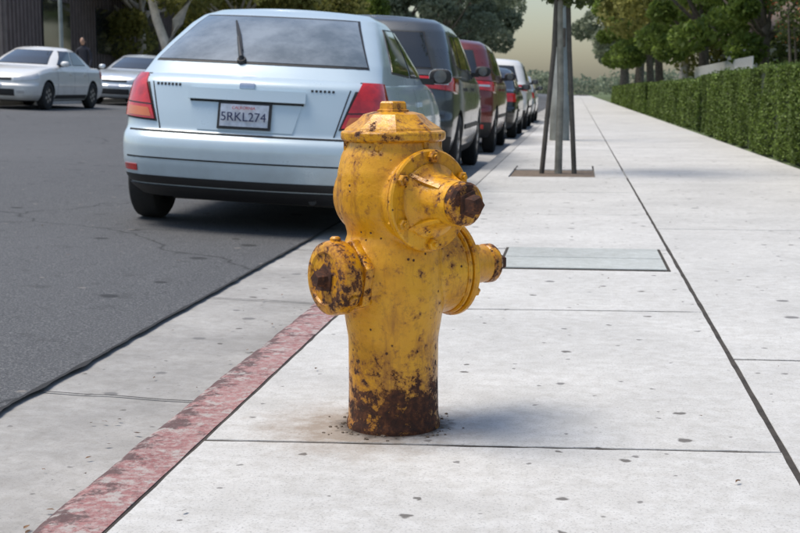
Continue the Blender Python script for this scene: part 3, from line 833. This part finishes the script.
def tree_tpl(key, mat, bark, h, cr, n, size, seed, trunk_r=.2, low=.35):
    rs = random.Random(seed); cen = []; rad = []
    for i in range(30):
        a = rs.uniform(0, 6.28); rr = cr*math.sqrt(rs.random())*.85; z = h*(low+(.92-low)*rs.random())
        k = 1-abs((z/h-.62)/.5)**2*.6
        cen.append((rr*k*math.cos(a), rr*k*math.sin(a), z)); rad.append(cr*rs.uniform(.14, .32))
    cr_ = leaves('crown', cen, rad, n, size, mat, seed)
    bm = bmesh.new()
    tp = Vector((rs.uniform(-.3, .3), rs.uniform(-.3, .3), h*.42))
    tube(bm, [(0, 0, -.1), (tp.x*.3, tp.y*.2, h*.15), (tp.x*.5, tp.y*.8, h*.3), tp], [trunk_r*1.25, trunk_r, trunk_r*.85, trunk_r*.7], 12)
    for c in cen[:14]:
        c = Vector(c); m = tp.lerp(c, .5)+Vector((0, 0, -.05*h))
        st = tp*rs.uniform(.75, 1.)
        tube(bm, [st, m, c], [trunk_r*.4, trunk_r*.25, trunk_r*.07], 6)
    tr = bm_obj('trunk', bm, bark)
    TPL[key] = (cr_.data, tr.data); bpy.data.objects.remove(cr_); bpy.data.objects.remove(tr)
tree_tpl('A', MAT['leafA'], MAT['bark'], 7.5, 3.6, 17000, .12, 1, .2, .28)
tree_tpl('B', MAT['leafB'], MAT['bark'], 7., 3.4, 17000, .12, 2, .2, .26)
tree_tpl('Y', MAT['leafY'], MAT['palebark'], 9, 4.2, 17000, .15, 3, .22, .25)
tree_tpl('G', MAT['leafG'], MAT['bark'], 11, 4.6, 14000, .19, 4, .28, .25)
def tree(key, x, y, s=1., z=0., rot=0., name='tree', sz=1.):
    e = empty(name, (x, y, z)); e.scale = (s, s, s*sz); e.rotation_euler = (0, 0, rot)
    for nme, me in zip(('crown', 'trunk'), TPL[key]):
        o = bpy.data.objects.new(nme, me); COL.objects.link(o); o.parent = e
for k, x, y, s in [('A', 5.0, 37, .85), ('A', 4.4, 47, 1.), ('Y', 4.6, 58, 1.), ('A', 4.4, 72, 1.15), ('A', 4.8, 88, 1.3), ('B', 9, 34, 1.), ('B', 8.5, 43, 1.1), ('A', 8.2, 28, .8),
                   ('A', 12, 52, 1.2), ('B', 13, 66, 1.3), ('A', 5.2, 110, 1.5), ('G', 6.2, 135, 1.6), ('G', 6., 170, 1.9), ('G', 14, 90, 1.3)]:
    tree(k, x, y, s, 0, x*7+y)
for k, x, y, s in [('Y', -17, 50, .95), ('Y', -15.8, 60, 1.), ('A', -20, 56, 1.1), ('Y', -16, 72, 1.1), ('A', -15.5, 86, 1.2), ('G', -14, 102, 1.25), ('G', -12.5, 125, 1.35), ('Y', -22, 68, 1.2),
                   ('G', -13.0, 150, 1.6), ('G', -19, 112, 1.3), ('B', -24, 80, 1.3), ('Y', -26, 60, 1.1), ('G', -22, 135, 1.5), ('G', -14.5, 185, 1.6), ('A', -26, 100, 1.6), ('Y', -13.6, 66, .85)]:
    tree(k, x, y, s, .5, x*3+y)
cs = []; rr = []
rs = random.Random(5)
for i in range(160):
    cs.append((rs.uniform(-90, 90), rs.uniform(285, 310), rs.uniform(.5, 3.5))); rr.append(rs.uniform(2, 4))
leaves('distant_tree_row', cs, rr, 24000, .5, MAT['leafG'], 9)
cs = [(rs.uniform(4.6, 6.8), rs.uniform(28, 33), rs.uniform(2.0, 2.9)) for _ in range(12)]
ob_e = empty('flowering_shrub')
leaves('leaves', cs, [.5]*12, 3800, .05, MAT['leafB'], 44, ob_e)
leaves('flowers', cs, [.56]*12, 450, .045, MAT['rustleaf'], 45, ob_e)
bm = bmesh.new()
for c in cs: tube(bm, [(c[0], c[1], 0), (c[0]+.1, c[1], c[2]*.5), c], [.05, .04, .02], 6)
bm_obj('stems', bm, MAT['bark'], ob_e)

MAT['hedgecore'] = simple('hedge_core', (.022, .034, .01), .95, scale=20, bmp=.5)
def hedge(name, x0, x1, ya, yb, h, n, size, seed):
    r = np.random.default_rng(seed); root = empty(name)
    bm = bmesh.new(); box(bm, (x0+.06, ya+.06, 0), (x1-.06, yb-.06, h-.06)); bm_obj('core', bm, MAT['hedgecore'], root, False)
    L1 = yb-ya; A = [L1*h, L1*(x1-x0), h*(x1-x0)]; tot = sum(A)
    n1, n2, n3 = [int(n*a/tot) for a in A]
    def wob(P): return .05*np.sin(P[:, 1]*2.1)*np.cos(P[:, 2]*3.3+P[:, 1]*.7)+.035*np.sin(P[:, 1]*5.3+P[:, 0]*4)
    P1 = np.stack([np.full(n1, x0), r.uniform(ya, yb, n1), r.uniform(0.02, h, n1)], 1); P1[:, 0] += wob(P1)+np.abs(r.normal(0, .04, n1))
    P2 = np.stack([r.uniform(x0, x1, n2), r.uniform(ya, yb, n2), np.full(n2, h)], 1); P2[:, 2] += wob(P2)*.6-np.abs(r.normal(0, .03, n2))+(r.random(n2) > .97)*.05
    P3 = np.stack([r.uniform(x0, x1, n3), np.full(n3, ya), r.uniform(.02, h, n3)], 1); P3[:, 1] += np.abs(r.normal(0, .035, n3))
    leafcards('leaves', np.concatenate([P1, P2, P3]), size, MAT['hedge'], r, root)
hedge('hedge', 2.34, 3.3, 8.5, 25.2, 1.09, 110000, .024, 1)
hedge('hedge.001', 2.38, 3.3, 26.5, 45, 1.02, 55000, .036, 2)
hedge('hedge.002', 2.36, 3.3, 46.5, 90, 1.05, 40000, .065, 3)

yt = empty('young_tree', (-.17, 13.0, 0))
bm = bmesh.new()
tube(bm, [(0, 0, -.03), (.01, .01, .8), (-.01, 0, 1.6), (.02, 0, 2.5), (0, 0, 3.3)], [.04, .034, .03, .022, .012], 10)
rs = random.Random(8); cen = []
for i in range(16):
    a = rs.uniform(0, 6.28); z = rs.uniform(1.95, 3.6); r_ = rs.uniform(.2, .8)
    c = (r_*math.cos(a), r_*math.sin(a), z); cen.append(c)
    tube(bm, [(0, 0, z-.35), (c[0]*.5, c[1]*.5, z-.1), c], [.012, .008, .003], 5)
for c in [(.15, -.1, 1.72), (.3, .1, 1.78), (-.05, .1, 1.76), (.42, 0, 1.82)]: cen.append(c)
bm_obj('trunk', bm, MAT['ybark'], yt)
leaves('crown', cen, [.34]*16+[.17]*4, 3400, .04, MAT['leafB'], 12, yt)
ts = empty('tree_stakes', (-.17, 13.0, 0))
bm = bmesh.new()
tube(bm, [(-.165, -.02, -.05), (-.06, 0, 1.2), (-.03, 0, 2.05)], [.025, .024, .023], 8)
tube(bm, [(.16, 0, -.05), (.09, .01, 1.2), (.055, .02, 2.05)], [.025, .024, .023], 8)
tube(bm, [(-.03, -.03, 1.75), (.055, -.03, 1.75)], [.008, .008], 6)
bm_obj('stakes', bm, MAT['wood'], ts)

up = empty('utility_pole', (-.27, 21.5, 0))
bm = bmesh.new(); tube(bm, [(0, 0, -.05), (0, 0, .7), (0, 0, .75), (0, 0, 3), (0, 0, 9.5)], [.165, .155, .125, .115, .09], 20); bm_obj('pole', bm, MAT['metalgrey'], up)
bm = bmesh.new(); box(bm, (-1.1, -.06, 8.4), (1.1, .06, 8.52)); box(bm, (-.10, -.19, 1.5), (.08, -.14, 1.8), bev=.01); bm_obj('crossarm_and_box', bm, MAT['wood'], up, False)
lp = empty('street_lamp', (-14.0, 34.5, .55))
bm = bmesh.new(); tube(bm, [(0, 0, 0), (0, 0, .5), (0, 0, 7.5), (.6, 0, 8), (1.6, 0, 8.1)], [.10, .06, .045, .04, .035], 12); box(bm, (1.4, -.12, 8.02), (2.1, .12, 8.16), bev=.02)
bm_obj('lamp_post', bm, MAT['metalgrey'], lp)
pt = empty('eucalyptus_tree', (-13.9, 44, .55))
bm = bmesh.new()
tube(bm, [(0, 0, -.1), (.1, 0, .8), (-.15, 0, 1.7), (.25, 0, 2.6), (.9, .2, 3.8), (1.3, .3, 5.5)], [.28, .22, .2, .2, .16, .08], 12)
tube(bm, [(-.15, 0, 1.7), (-.5, 0, 2.7), (-.8, 0, 3.9), (-1.4, 0, 5.6)], [.17, .15, .12, .06], 10)
bm_obj('trunk', bm, MAT['palebark'], pt)
rs = random.Random(2)
leaves('crown', [(rs.uniform(-2.5, 2.8), rs.uniform(-2, 2), rs.uniform(3.8, 7.5)) for _ in range(22)], [.9]*22, 9000, .1, MAT['leafY'], 31, pt)

# ------------------------------------------------------------------ buildings
b = empty('brown_building', (0, 0, 0))
bm = bmesh.new(); box(bm, (-34, 40, .4), (-18.2, 58, 7.5)); bm_obj('walls', bm, MAT['brown'], b, False)
bm = bmesh.new()
for i in range(56): box(bm, (-34+.28*i+.05, 39.90, 1.3), (-34+.28*i+.15, 39.995, 7.4))
for i in range(60): box(bm, (-18.195, 40.1+.3*i, 1.3), (-18.10, 40.2+.3*i, 7.4))
box(bm, (-34.2, 39.8, 7.503), (-18.0, 58.2, 7.8)); bm_obj('cladding_ribs', bm, MAT['brown'], b, False)
bm = bmesh.new()
for x in (-32, -28.5, -25, -21.5): box(bm, (x, 39.86, 2.2), (x+2, 39.897, 3.9))
for y in (43, 48, 53): box(bm, (-18.097, y, 2.2), (-18.06, y+2.4, 3.9))
bm_obj('windows', bm, MAT['win'], b, False)
bm = bmesh.new(); box(bm, (-34, 39.7, .4), (-17.9, 39.85, 1.25)); box(bm, (-18.05, 39.853, .4), (-17.9, 58, 1.25)); bm_obj('base_wall', bm, MAT['stucco'], b, False)

def house(x, y, w, d, h, name='house'):
    e = empty(name, (x, y, 0))
    bm = bmesh.new(); box(bm, (0, 0, -.05), (w, d, h)); bm_obj('walls', bm, MAT['stucco'], e, False)
    bm = bmesh.new(); o = .5
    V = [bm.verts.new(p) for p in ((-o, -o, h+.003), (w+o, -o, h+.003), (w+o, d+o, h+.003), (-o, d+o, h+.003), (-o, d/2, h+1.7), (w+o, d/2, h+1.7))]
    for f in ((0, 1, 5, 4), (2, 3, 4, 5), (3, 0, 4), (1, 2, 5), (3, 2, 1, 0)): bm.faces.new([V[i] for i in f])
    bm_obj('roof', bm, MAT['roof'], e, False)
    bm = bmesh.new()
    for k in range(3): box(bm, (-.03, 1+k*d/3.2, 1.), (-.003, 2.3+k*d/3.2, 2.2)); box(bm, (1+k*w/3.2, -.03, 1.), (2.4+k*w/3.2, -.003, 2.2))
    bm_obj('windows', bm, MAT['win'], e, False)
    bm = bmesh.new()
    for k in range(3):
        box(bm, (-.07, .9+k*d/3.2, .92), (-.031, 2.4+k*d/3.2, .998)); box(bm, (.9+k*w/3.2, -.07, .92), (2.5+k*w/3.2, -.031, .998))
    bm_obj('sills', bm, MAT['white'], e, False)
house(6.2, 49, 9, 10, 2.9)
house(7.5, 66, 9, 11, 3.1, 'house.001')
house(9.5, 27, 9, 10, 2.9, 'house.002')
bm = bmesh.new()
for i in range(70): box(bm, (4.1, 32+i*.22, -.02), (4.13, 32.13+i*.22, 1.62))
box(bm, (4.133, 32, .4), (4.16, 47.3, .5)); box(bm, (4.133, 32, 1.3), (4.16, 47.3, 1.4))
bm_obj('picket_fence', bm, MAT['white'], None, False)

# ------------------------------------------------------------------ pedestrian (far side)
pe = empty('pedestrian', (-14.2, 36.6, .58))
def skin(name, pts, edges, rad, mat, sub=2, root=0):
    me = bpy.data.meshes.new(name); me.from_pydata(pts, edges, []); me.materials.append(mat)
    o = bpy.data.objects.new(name, me); COL.objects.link(o); o.parent = pe
    o.modifiers.new('s', 'SKIN'); sv = me.skin_vertices[0].data
    for i, r in enumerate(rad): sv[i].radius = r if isinstance(r, tuple) else (r, r); sv[i].use_root = (i == root)
    s = o.modifiers.new('u', 'SUBSURF'); s.levels = sub; s.render_levels = sub; return o
pts = [(0, 0, .95), (0, 0, 1.12), (0, 0, 1.32), (0, 0, 1.44), (0, -.01, 1.52), (.09, 0, .90), (.10, -.06, .5), (.11, .02, .09), (-.09, 0, .90), (-.10, .08, .5), (-.11, .16, .1),
       (.17, 0, 1.40), (.23, .02, 1.12), (.22, -.10, .90), (-.17, 0, 1.40), (-.23, .02, 1.12), (-.22, -.08, .90), (.11, -.12, .04), (-.11, .04, .04)]
ed = [(0, 1), (1, 2), (2, 3), (3, 4), (0, 5), (5, 6), (6, 7), (0, 8), (8, 9), (9, 10), (3, 11), (11, 12), (12, 13), (3, 14), (14, 15), (15, 16), (7, 17), (10, 18)]
skin('body', pts, ed, [(.15, .10), (.13, .09), (.16, .1), (.10, .07), .05, .085, .06, .045, .085, .06, .045, .06, .045, .032, .06, .045, .032, .04, .04], MAT['cloth'])
for sx, y0_ in ((.22, -.10), (-.22, -.08)):
    P = [(sx, y0_-.005, .90), (sx, y0_-.02, .84)]; E = [(0, 1)]; Rd = [.024, .028]
    for k in range(4):
        b0 = len(P); yy = y0_-.045+.018*k
        P += [(sx, yy, .80), (sx*.97, yy-.004, .765+.004*abs(k-1.5)), (sx*.94, yy, .735+.006*abs(k-1.5))]; E += [(1, b0), (b0, b0+1), (b0+1, b0+2)]; Rd += [.009, .008, .007]
    b0 = len(P); P += [(sx*.95, y0_-.05, .84), (sx*.92, y0_-.065, .80)]; E += [(1, b0), (b0, b0+1)]; Rd += [.010, .008]
    skin('hand', P, E, Rd, MAT['skin'], 1)
bm = bmesh.new()
g = bmesh.ops.create_uvsphere(bm, u_segments=20, v_segments=16, radius=1)
for v in g['verts']:
    c = v.co.copy(); w = 1-.22*max(0, -c.z)
    y = c.y*.095*w
    if c.y < -.8 and -.3 < c.z < .15 and abs(c.x) < .25: y -= .018
    v.co = Vector((c.x*.075*w, y-.015, 1.64+c.z*.115))
for s in (-1, 1):
    g = bmesh.ops.create_uvsphere(bm, u_segments=8, v_segments=6, radius=.02)
    for v in g['verts']: v.co = Vector((s*.076+v.co.x*.4, v.co.y, 1.63+v.co.z*1.4))
bm_obj('head', bm, MAT['skin'], pe)
bm = bmesh.new(); g = bmesh.ops.create_uvsphere(bm, u_segments=20, v_segments=16, radius=1)
for v in g['verts']:
    c = v.co; v.co = Vector((c.x*.084, c.y*.10+.004, 1.655+c.z*.112))
    if v.co.y < -.05 and v.co.z < 1.70: v.co.y = -.05
bmesh.ops.delete(bm, geom=[v for v in bm.verts if v.co.z < 1.58], context='VERTS')
bm_obj('hair', bm, MAT['hair'], pe)

# ------------------------------------------------------------------ light / world / camera
sd = Vector((-.34, -.02, .80)).normalized()
el = math.asin(sd.z); az = math.atan2(sd.x, sd.y)
w = bpy.data.worlds.new('World'); S.world = w; w.use_nodes = True
nt = w.node_tree; sky = nt.nodes.new('ShaderNodeTexSky'); sky.sky_type = 'NISHITA'; sky.sun_disc = False
sky.sun_elevation = el; sky.sun_rotation = az; sky.dust_density = 2.0; sky.air_density = 1.3; sky.ozone_density = 2.5
nt.links.new(sky.outputs[0], nt.nodes['Background'].inputs[0]); nt.nodes['Background'].inputs[1].default_value = .15
ld = bpy.data.lights.new('Sun', 'SUN'); ld.energy = 3.3; ld.angle = math.radians(32); ld.color = (1, .93, .83)
lo = bpy.data.objects.new('Sun', ld); COL.objects.link(lo); lo.rotation_euler = (-sd).to_track_quat('-Z', 'Y').to_euler()
S.view_settings.view_transform = 'Standard'; S.view_settings.look = 'None'; S.view_settings.exposure = 0
cd = bpy.data.cameras.new('Camera'); cd.lens = 58.5; cd.sensor_width = 36; cd.clip_end = 2000; cd.clip_start = .05
cam = bpy.data.objects.new('Camera', cd); COL.objects.link(cam); cam.location = (0, 0, .8)
cam.rotation_euler = (math.radians(90-7.69), 0, math.radians(7.68))
cd.dof.use_dof = True; cd.dof.focus_distance = 3.0; cd.dof.aperture_fstop = 12
S.camera = cam
